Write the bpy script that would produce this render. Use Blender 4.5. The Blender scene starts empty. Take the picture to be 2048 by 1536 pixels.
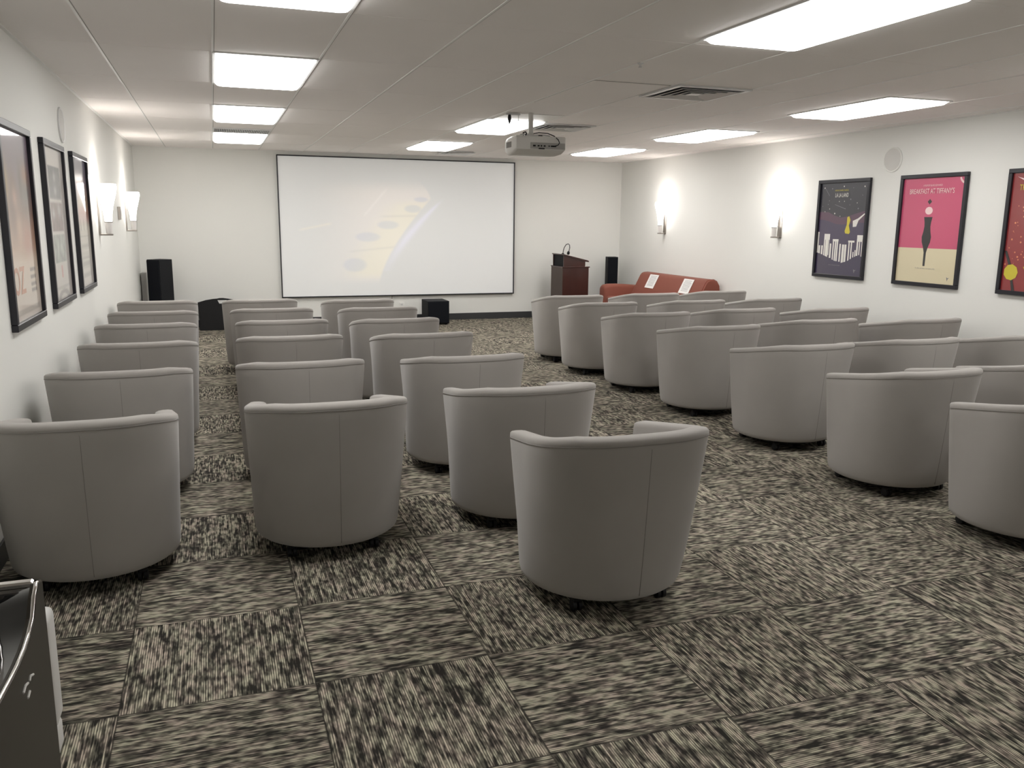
import bpy, bmesh, math, random
from mathutils import Vector, Matrix
random.seed(7)
S = bpy.context.scene
COL = S.collection
pi = math.pi
CZ, ROOM_H = 1.5392, 2.4875
XL, XR, YF, YB = -0.974, 6.377, 12.83, -2.6

# ------------------------------------------------------------------ helpers
def link(o, parent=None):
    COL.objects.link(o)
    if parent is not None: o.parent = parent
    return o
def tag(o, label=None, cat=None, group=None, kind=None):
    if label: o['label'] = label
    if cat: o['category'] = cat
    if group: o['group'] = group
    if kind: o['kind'] = kind
    return o
def thing(name, label, cat, loc=(0, 0, 0), rz=0.0, group=None):
    o = bpy.data.objects.new(name, None); o.empty_display_size = .1
    COL.objects.link(o); o.location = loc; o.rotation_euler = (0, 0, rz)
    return tag(o, label, cat, group)
def mk(name, verts, faces, mats, parent=None, smooth=False, midx=None):
    me = bpy.data.meshes.new(name); me.from_pydata([tuple(v) for v in verts], [], faces); me.update()
    for m in (mats if isinstance(mats, (list, tuple)) else [mats]): me.materials.append(m)
    if midx: 
        for p, i in zip(me.polygons, midx): p.material_index = i
    if smooth:
        for p in me.polygons: p.use_smooth = True
    return link(bpy.data.objects.new(name, me), parent)
class MB:
    """collects simple solids into one bmesh"""
    def __init__(s): s.bm = bmesh.new(); s.mi = 0
    def _add(s, g):
        for v in g: pass
    def box(s, x0, x1, y0, y1, z0, z1, bev=0.0, seg=2, mat=0, M=None):
        r = bmesh.ops.create_cube(s.bm, size=1)
        vs = r['verts']
        for v in vs:
            v.co = Vector(((x0+x1)/2+v.co.x*(x1-x0), (y0+y1)/2+v.co.y*(y1-y0), (z0+z1)/2+v.co.z*(z1-z0)))
        fs = set(f for v in vs for f in v.link_faces)
        for f in fs: f.material_index = mat
        if bev > 0:
            es = list(set(e for v in vs for e in v.link_edges))
            rr = bmesh.ops.bevel(s.bm, geom=es, offset=bev, segments=seg, affect='EDGES', profile=.5)
            vs = list(set(v for f in rr['faces'] for v in f.verts) | set(v for v in vs if v.is_valid))
        if M is not None:
            bmesh.ops.transform(s.bm, matrix=M, verts=vs)
        return s
    def loft(s, rings, cap=True, mat=0, closed=True):
        vr = [[s.bm.verts.new(p) for p in r] for r in rings]
        n = len(vr[0])
        for a, b in zip(vr[:-1], vr[1:]):
            for i in range(n if closed else n-1):
                j = (i+1) % n
                try: s.bm.faces.new((a[i], a[j], b[j], b[i])).material_index = mat
                except ValueError: pass
        if cap:
            s.bm.faces.new(list(reversed(vr[0]))).material_index = mat
            s.bm.faces.new(vr[-1]).material_index = mat
        return s
    def tube(s, pts, r, n=10, mat=0, cap=True):
        pts = [Vector(p) for p in pts]; rings = []
        up = Vector((0, 0, 1)); prev = None
        for i, p in enumerate(pts):
            d = (pts[min(i+1, len(pts)-1)]-pts[max(i-1, 0)]).normalized()
            if prev is None:
                a = d.cross(up if abs(d.z) < .9 else Vector((1, 0, 0))).normalized()
            else:
                a = (prev-d*prev.dot(d)).normalized()
            prev = a; b = d.cross(a)
            rr = r[i] if isinstance(r, (list, tuple)) else r
            rings.append([p+(a*math.cos(2*pi*k/n)+b*math.sin(2*pi*k/n))*rr for k in range(n)])
        return s.loft(rings, cap, mat)
    def lathe(s, prof, cx=0, cy=0, n=24, mat=0, cap=True):
        rings = [[(cx+r*math.cos(2*pi*k/n), cy+r*math.sin(2*pi*k/n), z) for k in range(n)] for r, z in prof]
        return s.loft(rings, cap, mat)
    def prism(s, poly, z0, z1, axis='z', mat=0):
        def P(a, b, c):
            return {'z': (a, b, c), 'y': (a, c, b), 'x': (c, a, b)}[axis]
        return s.loft([[P(a, b, z0) for a, b in poly], [P(a, b, z1) for a, b in poly]], True, mat)
    def build(s, name, mats, parent=None, smooth=False, angle=None):
        bmesh.ops.recalc_face_normals(s.bm, faces=s.bm.faces)
        me = bpy.data.meshes.new(name); s.bm.to_mesh(me); s.bm.free()
        for m in (mats if isinstance(mats, (list, tuple)) else [mats]): me.materials.append(m)
        if smooth:
            for p in me.polygons: p.use_smooth = True
            if angle: me.set_sharp_from_angle(angle=math.radians(angle))
        return link(bpy.data.objects.new(name, me), parent)

# ------------------------------------------------------------------ materials
def mat(name, col, rough=.6, metal=0, emis=None, es=0, coat=0, sheen=0, spec=.5, bump=None, var=None):
    m = bpy.data.materials.new(name); m.use_nodes = True
    nt = m.node_tree; b = nt.nodes['Principled BSDF']
    b.inputs['Base Color'].default_value = (*col, 1); b.inputs['Roughness'].default_value = rough
    b.inputs['Metallic'].default_value = metal; b.inputs['Coat Weight'].default_value = coat
    b.inputs['Coat Roughness'].default_value = .04
    b.inputs['Sheen Weight'].default_value = sheen; b.inputs['Specular IOR Level'].default_value = spec
    if emis: b.inputs['Emission Color'].default_value = (*emis, 1); b.inputs['Emission Strength'].default_value = es
    tc = nt.nodes.new('ShaderNodeTexCoord')
    if bump:
        n = nt.nodes.new('ShaderNodeTexNoise'); n.inputs['Scale'].default_value = bump[0]; n.inputs['Detail'].default_value = 4
        nt.links.new(tc.outputs['Object'], n.inputs['Vector'])
        bp = nt.nodes.new('ShaderNodeBump'); bp.inputs['Strength'].default_value = bump[1]; bp.inputs['Distance'].default_value = bump[2]
        nt.links.new(n.outputs['Fac'], bp.inputs['Height']); nt.links.new(bp.outputs['Normal'], b.inputs['Normal'])
    if var:
        n = nt.nodes.new('ShaderNodeTexNoise'); n.inputs['Scale'].default_value = var[0]; n.inputs['Detail'].default_value = 3
        mp = nt.nodes.new('ShaderNodeMapping'); mp.inputs['Scale'].default_value = var[2] if len(var) > 2 else (1, 1, 1)
        nt.links.new(tc.outputs['Object'], mp.inputs['Vector']); nt.links.new(mp.outputs['Vector'], n.inputs['Vector'])
        r = nt.nodes.new('ShaderNodeMapRange'); r.inputs['To Min'].default_value = 1-var[1]; r.inputs['To Max'].default_value = 1+var[1]
        nt.links.new(n.outputs['Fac'], r.inputs['Value'])
        vm = nt.nodes.new('ShaderNodeVectorMath'); vm.operation = 'SCALE'; vm.inputs[0].default_value = col
        nt.links.new(r.outputs['Result'], vm.inputs['Scale']); nt.links.new(vm.outputs['Vector'], b.inputs['Base Color'])
    return m
WALL = mat('wall_paint', (.80, .80, .765), .75, bump=(90, .05, .002), var=(.7, .02))
CEIL = mat('ceiling_tile', (.90, .865, .84), .9, bump=(220, .25, .002), var=(1.3, .03))
GRID = mat('ceiling_grid_white', (.86, .85, .83), .5)
SEAMM = mat('ceiling_joint_grey', (.40, .38, .36), .8)
BASE = mat('baseboard_vinyl', (.035, .036, .038), .5)
FAB = mat('grey_tub_fabric', (.355, .335, .312), .95, sheen=.25, spec=.2, bump=(500, .15, .001), var=(5, .06))
PIPE = mat('grey_seam_fabric', (.235, .22, .205), .95)
BLKP = mat('black_plastic', (.010, .010, .011), .55, spec=.3)
BLKM = mat('black_cabinet', (.010, .011, .013), .75, spec=.25)
CLOTH = mat('speaker_grille_cloth', (.008, .009, .012), .95, spec=.15, bump=(900, .3, .001))
FRAME = mat('black_frame', (.012, .012, .018), .35)
NICK = mat('satin_nickel', (.36, .33, .30), .38, 1.0)
CHROME = mat('chrome_trim', (.75, .72, .70), .12, 1.0)
LENS = mat('light_lens', (.9, .9, .9), .5, emis=(1, .985, .965), es=9.0)
GLOW = mat('lit_frosted_glass', (.9, .88, .86), .4, emis=(1, .955, .92), es=8)
CLEARG = mat('frosted_glass_foot', (.78, .75, .73), .3)
FIXW = mat('white_fixture_metal', (.70, .70, .69), .4)
PROJ = mat('projector_white', (.60, .59, .56), .45)
PORT = mat('projector_port_grey', (.33, .32, .30), .5)
PLATE = mat('white_plastic', (.8, .79, .76), .4)
DARKV = mat('dark_duct', (.10, .105, .12), .7)
VENTG = mat('vent_grey_metal', (.62, .62, .61), .4, .25)
RED = mat('rust_red_upholstery', (.205, .056, .034), .75, sheen=.05, bump=(400, .1, .001), var=(3, .05))
REDD = mat('rust_red_seam', (.20, .035, .02), .8)
WOODM = mat('cherry_wood', (.040, .011, .008), .32, coat=.3, var=(6, .30, (2, 2, .35)))
WOODF = mat('dull_cherry_front', (.058, .036, .028), .5, var=(6, .15, (2, 2, .35)))
PAPER = mat('white_paper', (.82, .81, .79), .8)
INK = mat('grey_print', (.30, .30, .32), .8)
APPS = mat('dark_steel_side', (.085, .078, .068), .42, .55, var=(3, .15))
GLOSS = mat('gloss_black', (.006, .006, .008), .06, coat=1)

def carpet():
    m = bpy.data.materials.new('carpet_tiles'); m.use_nodes = True
    nt = m.node_tree; N = nt.nodes; L = nt.links; b = N['Principled BSDF']
    def math_(op, a, c=None, d=None):
        n = N.new('ShaderNodeMath'); n.operation = op
        for i, v in enumerate((a, c, d)):
            if v is None: continue
            if isinstance(v, (int, float)): n.inputs[i].default_value = v
            else: L.new(v, n.inputs[i])
        return n.outputs[0]
    def comb(x, y, z):
        n = N.new('ShaderNodeCombineXYZ')
        for i, v in enumerate((x, y, z)):
            if isinstance(v, (int, float)): n.inputs[i].default_value = v
            else: L.new(v, n.inputs[i])
        return n.outputs[0]
    def noise(vec, scale, det=2, rough=.5):
        n = N.new('ShaderNodeTexNoise'); n.inputs['Scale'].default_value = scale
        n.inputs['Detail'].default_value = det; n.inputs['Roughness'].default_value = rough; L.new(vec, n.inputs['Vector']); return n
    def ramp(v, a, c, lo=0., hi=1.):
        n = N.new('ShaderNodeMapRange'); n.inputs['From Min'].default_value = a; n.inputs['From Max'].default_value = c
        n.inputs['To Min'].default_value = lo; n.inputs['To Max'].default_value = hi; L.new(v, n.inputs['Value']); return n.outputs[0]
    tc = N.new('ShaderNodeTexCoord'); sp = N.new('ShaderNodeSeparateXYZ'); L.new(tc.outputs['Object'], sp.inputs[0])
    x = math_('ADD', sp.outputs[0], 0.3626+6.1); y = math_('ADD', sp.outputs[1], -3.2789+6.1)
    tx = math_('DIVIDE', x, .61); ty = math_('DIVIDE', y, .61)
    ix = math_('FLOOR', tx); iy = math_('FLOOR', ty)
    par = math_('ABSOLUTE', math_('MODULO', math_('ADD', ix, iy), 2))          # 1 : yarns run along y
    along = math_('ADD', math_('MULTIPLY', y, par), math_('MULTIPLY', x, math_('SUBTRACT', 1, par)))
    across = math_('ADD', math_('MULTIPLY', x, par), math_('MULTIPLY', y, math_('SUBTRACT', 1, par)))
    wn = N.new('ShaderNodeTexWhiteNoise'); wn.noise_dimensions = '2D'; L.new(comb(ix, iy, 0), wn.inputs['Vector'])
    tid = math_('MULTIPLY', wn.outputs['Value'], 37.0)
    al = math_('ADD', along, tid)
    wob = noise(comb(math_('MULTIPLY', al, 6), math_('MULTIPLY', across, 12), tid), 1.0, 2)
    a2 = math_('ADD', across, math_('MULTIPLY', math_('SUBTRACT', wob.outputs['Fac'], .5), .010))
    rib = noise(comb(math_('MULTIPLY', al, 9), math_('MULTIPLY', across, 170), tid), 1.0, 1.5)
    pat = noise(comb(math_('MULTIPLY', al, 22), math_('MULTIPLY', a2, 62), math_('ADD', tid, 5)), 1.0, 1.5)
    big = noise(comb(math_('MULTIPLY', al, 8), math_('MULTIPLY', a2, 14), math_('ADD', tid, 9)), 1.0, 1)
    mix = math_('ADD', math_('ADD', math_('MULTIPLY', rib.outputs['Fac'], .40), math_('MULTIPLY', pat.outputs['Fac'], .45)), math_('MULTIPLY', big.outputs['Fac'], .15))
    val = ramp(mix, .415, .585, 0, 1)
    rb = math_('SINE', math_('MULTIPLY', across, 2*pi/.0076))
    val = math_('MULTIPLY', val, math_('ADD', math_('MULTIPLY', rb, .27), .73))
    # tile joints
    fx = math_('SUBTRACT', tx, ix); fy = math_('SUBTRACT', ty, iy)
    jx = math_('MINIMUM', fx, math_('SUBTRACT', 1, fx)); jy = math_('MINIMUM', fy, math_('SUBTRACT', 1, fy))
    jt = ramp(math_('MINIMUM', jx, jy), .0, .006, .15, 1)
    val = math_('MULTIPLY', val, jt)
    cr = N.new('ShaderNodeValToRGB'); L.new(val, cr.inputs[0])
    e = cr.color_ramp.elements; e[0].position = 0; e[0].color = (.026, .024, .021, 1); e[1].position = 1; e[1].color = (.66, .61, .49, 1)
    k = e.new(.4); k.color = (.155, .143, .117, 1)
    hue = noise(comb(math_('MULTIPLY', al, 14), math_('MULTIPLY', across, 30), tid), 1.0, 2)
    hm = N.new('ShaderNodeMix'); hm.data_type = 'RGBA'; hm.blend_type = 'MULTIPLY'; hm.inputs[0].default_value = .3
    hc = N.new('ShaderNodeValToRGB'); L.new(hue.outputs['Fac'], hc.inputs[0])
    hc.color_ramp.elements[0].position = .35; hc.color_ramp.elements[0].color = (1.0, .72, .78, 1)
    hc.color_ramp.elements[1].position = .62; hc.color_ramp.elements[1].color = (.92, 1.0, .80, 1)
    L.new(cr.outputs[0], hm.inputs[6]); L.new(hc.outputs[0], hm.inputs[7]); L.new(hm.outputs[2], b.inputs['Base Color'])
    b.inputs['Roughness'].default_value = .95; b.inputs['Specular IOR Level'].default_value = .15
    bp = N.new('ShaderNodeBump'); bp.inputs['Strength'].default_value = .35; bp.inputs['Distance'].default_value = .004
    L.new(val, bp.inputs['Height']); L.new(bp.outputs['Normal'], b.inputs['Normal'])
    return m
CARPET = carpet()

# ------------------------------------------------------------------ room shell
def slab(name, a, b_, m):
    o = MB().box(a[0], b_[0], a[1], b_[1], a[2], b_[2]).build(name, m); tag(o, kind='structure'); return o
T = .12
slab('floor', (XL-T, YB-T, -.10), (XR+T, YF+T, 0), CARPET)
slab('ceiling', (XL-T, YB-T, ROOM_H), (XR+T, YF+T, ROOM_H+.1), CEIL)
slab('wall_front', (XL-T, YF, 0), (XR+T, YF+T, ROOM_H), WALL)
slab('wall_back', (XL-T, YB-T, 0), (XR+T, YB, ROOM_H), WALL)
slab('wall_left', (XL-T, YB, 0), (XL, YF, ROOM_H), WALL)
slab('wall_right', (XR, YB, 0), (XR+T, YF, ROOM_H), WALL)
slab('baseboard_front', (XL+.012, YF-.012, 0), (XR-.012, YF, .10), BASE)
slab('baseboard_left', (XL, YB, 0), (XL+.012, YF, .10), BASE)
slab('baseboard_right', (XR-.012, YB, 0), (XR, YF, .10), BASE)
slab('baseboard_back', (XL+.012, YB, 0), (XR-.012, YB+.012, .10), BASE)
# ceiling grid: long runs every 0.61 m and cross joints
CX0, GS = .0527, .611
m_ = MB()
k = -1
while CX0+k*GS < XR:
    x = CX0+k*GS
    m_.box(x-.006, x+.006, YB, YF, ROOM_H-.003, ROOM_H+.002)
    k += 1
tag(m_.build('trim_1', GRID), kind='structure')
m_ = MB(); k = -1
while CX0+k*GS < XR:
    x = CX0+k*GS
    m_.box(x+.006, x+.0105, YB, YF, ROOM_H-.0012, ROOM_H+.002)
    k += 1
tag(m_.build('trim_2', SEAMM), kind='structure')
m_ = MB()
for i, y in enumerate([-1.87, -.65, .57, 1.79, 3.01, 4.23, 5.45, 6.67, 7.89, 9.11, 10.33, 11.55, 12.77]):
    m_.box(XL, XR, y-.002, y+.002, ROOM_H-.0008, ROOM_H+.002)
tag(m_.build('trim_3', CEIL), kind='structure')
m_ = MB().box(XL, XL+.022, YB, YF, ROOM_H-.004, ROOM_H+.001).box(XR-.022, XR, YB, YF, ROOM_H-.004, ROOM_H+.001).box(XL, XR, YF-.022, YF, ROOM_H-.004, ROOM_H+.001)
tag(m_.build('trim_4', GRID), kind='structure')

# ------------------------------------------------------------------ ceiling lights
def dupt(root, loc, label):
    def cp(o, parent):
        c = o.copy(); COL.objects.link(c); c.parent = parent
        for ch in [k_ for k_ in bpy.data.objects if k_.parent == o]: cp(ch, c)
        return c
    r = cp(root, None); r.location = loc
    if label: r['label'] = label
    return r
def rrect(x0, x1, y0, y1, r, z, n=5):
    P = []
    for cx, cy, a0 in ((x1-r, y1-r, 0), (x0+r, y1-r, 90), (x0+r, y0+r, 180), (x1-r, y0+r, 270)):
        for i in range(n+1):
            a = math.radians(a0+90*i/n); P.append((cx+r*math.cos(a), cy+r*math.sin(a), z))
    return P
LW, LL = .580, 1.195
def light(loc, label):
    t = thing('ceiling_light', label, 'ceiling light', loc, 0, 'rectangular lit ceiling panels')
    w, l = LW/2, LL/2
    f = MB()
    for a in ((-w-.016, -w, -l-.016, l+.016), (w, w+.016, -l-.016, l+.016), (-w, w, -l-.016, -l), (-w, w, l, l+.016)):
        f.box(a[0], a[1], a[2], a[3], -.007, .0)
    f.build('frame', FIXW, t)
    MB().loft([rrect(-w, w, -l, l, .03, 0), rrect(-w+.004, w-.004, -l+.004, l-.004, .03, -.012), rrect(-w+.016, w-.016, -l+.014, l-.014, .034, -.024), rrect(-w+.026, w-.026, -l+.022, l-.022, .032, -.027)]).build('diffuser', LENS, t)
    return t
LZ = ROOM_H-.0005
L0 = light((.358, 3.54, LZ), 'lit rectangular ceiling panel cut off at the top edge, left of the projector')
for x, y, lb in [
    (.358, 6.06, 'lit ceiling panel in the left line, first one fully in view'),
    (.358, 8.50, 'lit ceiling panel in the left line, between its neighbours before the slotted grille'),
    (.358, 10.95, 'lit ceiling panel in the left line, just beyond the slotted grille'),
    (2.775, 3.50, 'large lit ceiling panel cut off at the top, nearest one right of centre'),
    (2.802, 8.50, 'lit ceiling panel directly behind the hanging projector'),
    (2.802, 10.95, 'lit ceiling panel over the white screen, left of the projector'),
    (5.165, 5.94, 'lit ceiling panel near the right wall, closest of the three'),
    (5.165, 8.43, 'lit ceiling panel near the right wall, middle of the three'),
    (5.165, 10.87, 'lit ceiling panel near the right wall, farthest one by the corner'),
    (5.165, 3.50, 'lit ceiling panel outside the frame over the nearest right chairs'),
    (2.775, -1.26, 'added unseen fill panel on the ceiling behind the camera in the middle'),  # unseen fill panel, added to brighten the chair backs
    (5.165, 1.15, 'added unseen fill panel on the ceiling above the camera on the right')]:  # extra panel out of view, added to lift the right-hand carpet
    dupt(L0, (x, y, LZ), lb)

# ------------------------------------------------------------------ ceiling vents, panels
def square_vent(x0, y0, w, label):
    t = thing('ceiling_vent', label, 'air vent', (x0+w/2, y0+w/2, ROOM_H-.0005), 0, 'square metal air vents in the ceiling')
    h = w/2
    def ring(m, a, b2, z0, z1):
        for q in ((-a, -b2, -a, a), (b2, a, -a, a), (-b2, b2, -a, -b2), (-b2, b2, b2, a)):
            m.box(q[0], q[1], q[2], q[3], z0, z1)
    r = MB(); ring(r, h, h-.035, -.012, 0); r.build('frame', VENTG, t)
    MB().box(-h+.03, h-.03, -h+.03, h-.03, -.003, 0).build('backing', DARKV, t)
    for a in (.22, .16, .10):
        r = MB()
        rings = []
        for rr, z in ((a+.015, -.016), (a-.025, -.006), (a-.028, -.008), (a+.012, -.019)):
            rings.append([(-rr, -rr, z), (rr, -rr, z), (rr, rr, z), (-rr, rr, z)])
        r.loft(rings+[rings[0]], cap=False); r.build('louver', VENTG, t)
    MB().box(-.045, .045, -.045, .045, -.015, -.010).build('centre_plate', VENTG, t)
    return t
square_vent(3.125, 5.44, .60, 'square grey metal ceiling vent nearest the camera, right of the projector')
square_vent(3.125, 8.02, .56, 'square ceiling vent just behind the projector')
square_vent(3.10, 11.75, .42, 'small dark ceiling vent above the right end of the screen')
t = thing('ceiling_grille', 'slotted grey air grille between two lit panels in the left line', 'air vent', (.358, 10.06, ROOM_H-.0005))
MB().box(-.29, .29, -.20, .20, -.003, 0).build('backing', DARKV, t)
for i in range(32):
    x = -.285+i*.0184
    MB().box(x-.0036, x+.0036, -.20, .20, -.014, -.003).build('slat', VENTG, t)
r = MB()
for q in ((-.302, -.29, -.21, .21), (.29, .302, -.21, .21), (-.29, .29, -.21, -.20), (-.29, .29, .20, .21)): r.box(q[0], q[1], q[2], q[3], -.014, 0)
r.build('frame', FIXW, t)
# access panel with dark joints
t = thing('access_panel', 'flat ceiling access tile with dark joints beside the nearest vent', 'ceiling panel', (2.80, 6.09, ROOM_H-.0005))
MB().box(-.29, .29, -.57, .57, -.004, 0, .0015, 1).build('panel', CEIL, t)
r = MB()
for q in ((-.302, -.29, -.585, .585), (.29, .302, -.585, .585), (-.29, .29, -.585, -.57), (-.29, .29, .57, .585)): r.box(q[0], q[1], q[2], q[3], -.0015, 0)
r.build('joint', SEAMM, t)
t = tag(MB().box(2.55, 3.09, 7.41, 7.895, ROOM_H-.005, ROOM_H-.0005, .0015, 1).build('mounting_plate', PLATE), 'white square ceiling plate that the projector pole hangs from', 'ceiling plate')
# loose cable
t = thing('hanging_cable', 'short black plug end hanging from grey ceiling bracket beside the projector', 'cable', (2.547, 7.39, ROOM_H))
MB().box(-.035, .10, -.008, .012, -.022, -.005, .002, 1).build('bracket', VENTG, t)
MB().tube([(0, 0, -.02), (0, 0, -.045), (0, 0, -.075), (0, 0, -.10)], [.012, .016, .012, .004], 10).build('plug', BLKP, t, True)
MB().tube([(.085, 0, -.02), (.085, 0, -.06), (.083, .004, -.10)], .003, 6).build('wire', VENTG, t, True)
MB().lathe([(.018, 0), (.018, -.006), (.008, -.010), (.006, -.03), (.014, -.032), (.014, -.034)], 2.50, 4.82, 16)
o = MB().lathe([(.020, ROOM_H), (.018, ROOM_H-.006), (.008, ROOM_H-.010), (.006, ROOM_H-.022), (.012, ROOM_H-.024), (.012, ROOM_H-.026)], 2.50, 4.83, 16).build('sprinkler_head', VENTG, None, True)
tag(o, 'tiny sprinkler head on the ceiling between the big lit panel and the vent', 'sprinkler')

# ------------------------------------------------------------------ projector
t = thing('projector', 'white ceiling projector with rear ports hanging from a pole', 'projector', (2.735, 7.35, ROOM_H-.005))
def sec(x0, x1, z0, z1, y, r=.02, n=4):
    return [(a, y, b) for a, b, _ in [(p[0], p[1], 0) for p in rrect(x0, x1, z0, z1, r, 0, n)]]
PZ = -.202
MB().loft([sec(-.185, .275, -.118+PZ, -.01+PZ, -.15, .012), sec(-.19, .28, -.122+PZ, -.004+PZ, -.143, .015), sec(-.20, .285, -.150+PZ, 0+PZ, -.07, .03),
           sec(-.20, .285, -.160+PZ, 0+PZ, .05, .04), sec(-.195, .28, -.158+PZ, -.004+PZ, .13, .045), sec(-.175, .26, -.145+PZ, -.018+PZ, .165, .05)]).build('housing', PROJ, t, True, 35)
MB().box(-.055, .272, -.156, -.149, -.112+PZ, -.060+PZ, .002, 1).build('port_panel', PORT, t)
for i, (px, w_, h_) in enumerate([(-.022, .012, .007), (.018, .009, .006), (.045, .006, .007), (.075, .009, .006), (.118, .006, .005), (.15, .016, .006), (.165, .02, .006)]):
    MB().box(px-w_, px+w_, -.160, -.155, -.088-h_+PZ, -.088+h_+PZ, .001, 1).build('port', BLKP, t)
MB().box(.02, .075, -.159, -.150, -.116+PZ, -.105+PZ, .001, 1).build('power_socket', BLKP, t)
rings = []
for rr, yy in ((.040, .150), (.040, .182), (.034, .186), (.030, .178), (.004, .172)):
    rings.append([(.14+rr*math.cos(2*pi*k/24), yy, -.085+PZ+rr*math.sin(2*pi*k/24)) for k in range(24)])
MB().loft(rings).build('lens', BLKP, t, True, 40)
r = MB()
for i in range(7): r.box(-.205, -.196, -.05+i*.02, -.042+i*.02, -.10+PZ, -.05+PZ)
r.build('side_vent', PORT, t)
MB().lathe([(.024, 0), (.024, -.004), (.022, -.006), (.022, -.168), (.03, -.170), (.03, -.19)], 0, 0, 20).build('pole', PROJ, t, True, 40)
r = MB().box(-.06, .07, -.05, .05, -.200, -.188, .002, 1)
for a in ((-.13, -.09), (.15, -.09), (-.12, .10), (.14, .10)):
    r.tube([(0, 0, -.19), (a[0]*.6, a[1]*.6, -.186), (a[0], a[1], -.196), (a[0], a[1], -.204)], .006, 8)
r.build('mount_bracket', VENTG, t, False)
MB().tube([(-.09, -.06, -.20), (-.095, -.065, -.175), (-.075, -.07, -.168), (-.06, -.06, -.18), (-.07, -.055, -.196)], .006, 8).build('cable_loop', BLKP, t, True)
MB().box(.03, .065, -.13, -.105, -.212, -.196, .003, 1).build('latch', BLKP, t)
MB().tube([(.02, -.02, -.175), (.06, -.05, -.168), (.13, -.09, -.175), (.175, -.13, -.20), (.20, -.17, -.235), (.205, -.185, -.262), (.195, -.175, -.28), (.17, -.162, -.288)], .0042, 8).build('power_cable', BLKP, t, True)

# ------------------------------------------------------------------ screen
def vcol_grid(name, w, h, nx, ny, fn, material, parent, z=0):
    V = []; F = []; C = []
    for j in range(ny+1):
        for i in range(nx+1):
            u, v = i/nx, 1-j/ny          # v = 0 at the bottom
            V.append((-w/2+w*u, -h/2+h*v, z)); C.append(fn(u, 1-v))
    for j in range(ny):
        for i in range(nx):
            a = j*(nx+1)+i; F.append((a, a+nx+1, a+nx+2, a+1))
    o = mk(name, V, F, material, parent)
    at = o.data.color_attributes.new('print', 'FLOAT_COLOR', 'POINT')
    for k_, c in enumerate(C): at.data[k_].color = (c[0], c[1], c[2], 1)
    return o
def vmat(name, emis=False, rough=.5, coat=0, base=(.8, .8, .8)):
    m = mat(name, base, rough, coat=coat)
    nt = m.node_tree; a = nt.nodes.new('ShaderNodeVertexColor'); a.layer_name = 'print'
    b = nt.nodes['Principled BSDF']
    if emis:
        nt.links.new(a.outputs['Color'], b.inputs['Emission Color']); b.inputs['Emission Strength'].default_value = emis
    else: nt.links.new(a.outputs['Color'], b.inputs['Base Color'])
    return m
def lin(c): return tuple(((x/255)/12.92 if x/255 <= .04045 else ((x/255+.055)/1.055)**2.4) for x in c)
def sst(a, b_, x):
    t_ = min(max((x-a)/(b_-a), 0), 1); return t_*t_*(3-2*t_)
CURVE = [(-.05, 720/1680*1680), ]
def scr(u, v):
    X, Y = 190+u*1680, 70+v*1010           # layout measured on the projected picture
    # right boundary of the warm fan
    xb = 860+400*(max(1000-Y, 0)/670)**1.5
    xb = xb if Y > 380 else min(xb, 1240-.006*(380-Y)**2*.6)
    xb = min(xb, 1240)
    inside = 1-sst(xb-6, xb+10, X)
    vert = sst(200, 330, Y)*(1-sst(930, 1010, Y))
    warm = inside*vert*sst(300, 950, X)
    yel = inside*sst(340, 420, Y)*(1-sst(900, 980, Y))*sst(xb-330, xb-90, X)
    c = [.40+.26*warm+.08*yel, .40+.16*warm+.07*yel, .39+.10*warm-.10*yel]
    for ex, ey, rx, ry in ((1110, 430, 60, 28), (930, 552, 75, 30), (785, 642, 85, 34), (690, 850, 80, 50), (1170, 360, 50, 18)):
        d = ((X-ex)/rx)**2+((Y-ey)/ry)**2
        k_ = (1-sst(.5, 1.5, d))*.8
        c = [c[0]*(1-.55*k_), c[1]*(1-.45*k_), c[2]*(1-.2*k_)+.03*k_]
    for y0, y1, x0 in ((490, 480, 880), (750, 718, 660)):
        yy = y0+(y1-y0)*(X-x0)/300
        k_ = math.exp(-((Y-yy)/7)**2)*inside*sst(x0-40, x0+40, X)*.5
        c = [q*(1-k_*.6) for q in c]
    # pale lavender arc
    if 345 < Y < 900:
        xa = 885+430*((1000-Y)/630)**1.5; w_ = 12+20*sst(350, 600, Y)
        k_ = math.exp(-((X-xa)/w_)**2)*sst(345, 430, Y)*(1-.75*sst(620, 890, Y))
        c = [c[0]+.22*k_, c[1]+.20*k_, c[2]+.40*k_]
    def streak(x0, y0, x1, y1, w_, col):
        L2 = (x1-x0)**2+(y1-y0)**2; t_ = ((X-x0)*(x1-x0)+(Y-y0)*(y1-y0))/L2
        if -.1 < t_ < 1.1:
            d = abs((X-x0)*(y1-y0)-(Y-y0)*(x1-x0))/math.sqrt(L2)
            k_ = math.exp(-(d/w_)**2)*sst(-.1, .1, t_)*(1-sst(.9, 1.1, t_))
            for i in range(3): c[i] += col[i]*k_
    streak(320, 592, 530, 545, 7, (.22, .15, .02)); streak(925, 285, 765, 482, 6, (.16, .15, .15))
    return tuple(max(q, 0) for q in c)
SCR = vmat('projection_screen', emis=.30, rough=.9, base=(.74, .745, .74)); SCR.node_tree.nodes['Principled BSDF'].inputs['Specular IOR Level'].default_value = .1  # projected light is put into the screen's own emission
t = thing('projection_screen', 'wide white projection screen with thin black border on the front wall', 'screen', ((.911+4.503)/2, YF, 1.415))
w_, h_ = 3.60, 2.04
f = MB()
for q in ((-w_/2, w_/2, h_/2-.016, h_/2), (-w_/2, w_/2, -h_/2, -h_/2+.016), (-w_/2, -w_/2+.014, -h_/2, h_/2), (w_/2-.014, w_/2, -h_/2, h_/2)):
    f.box(q[0], q[1], -.05, -.005, q[2], q[3], .002, 1)
f.build('frame', FRAME, t)
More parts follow.
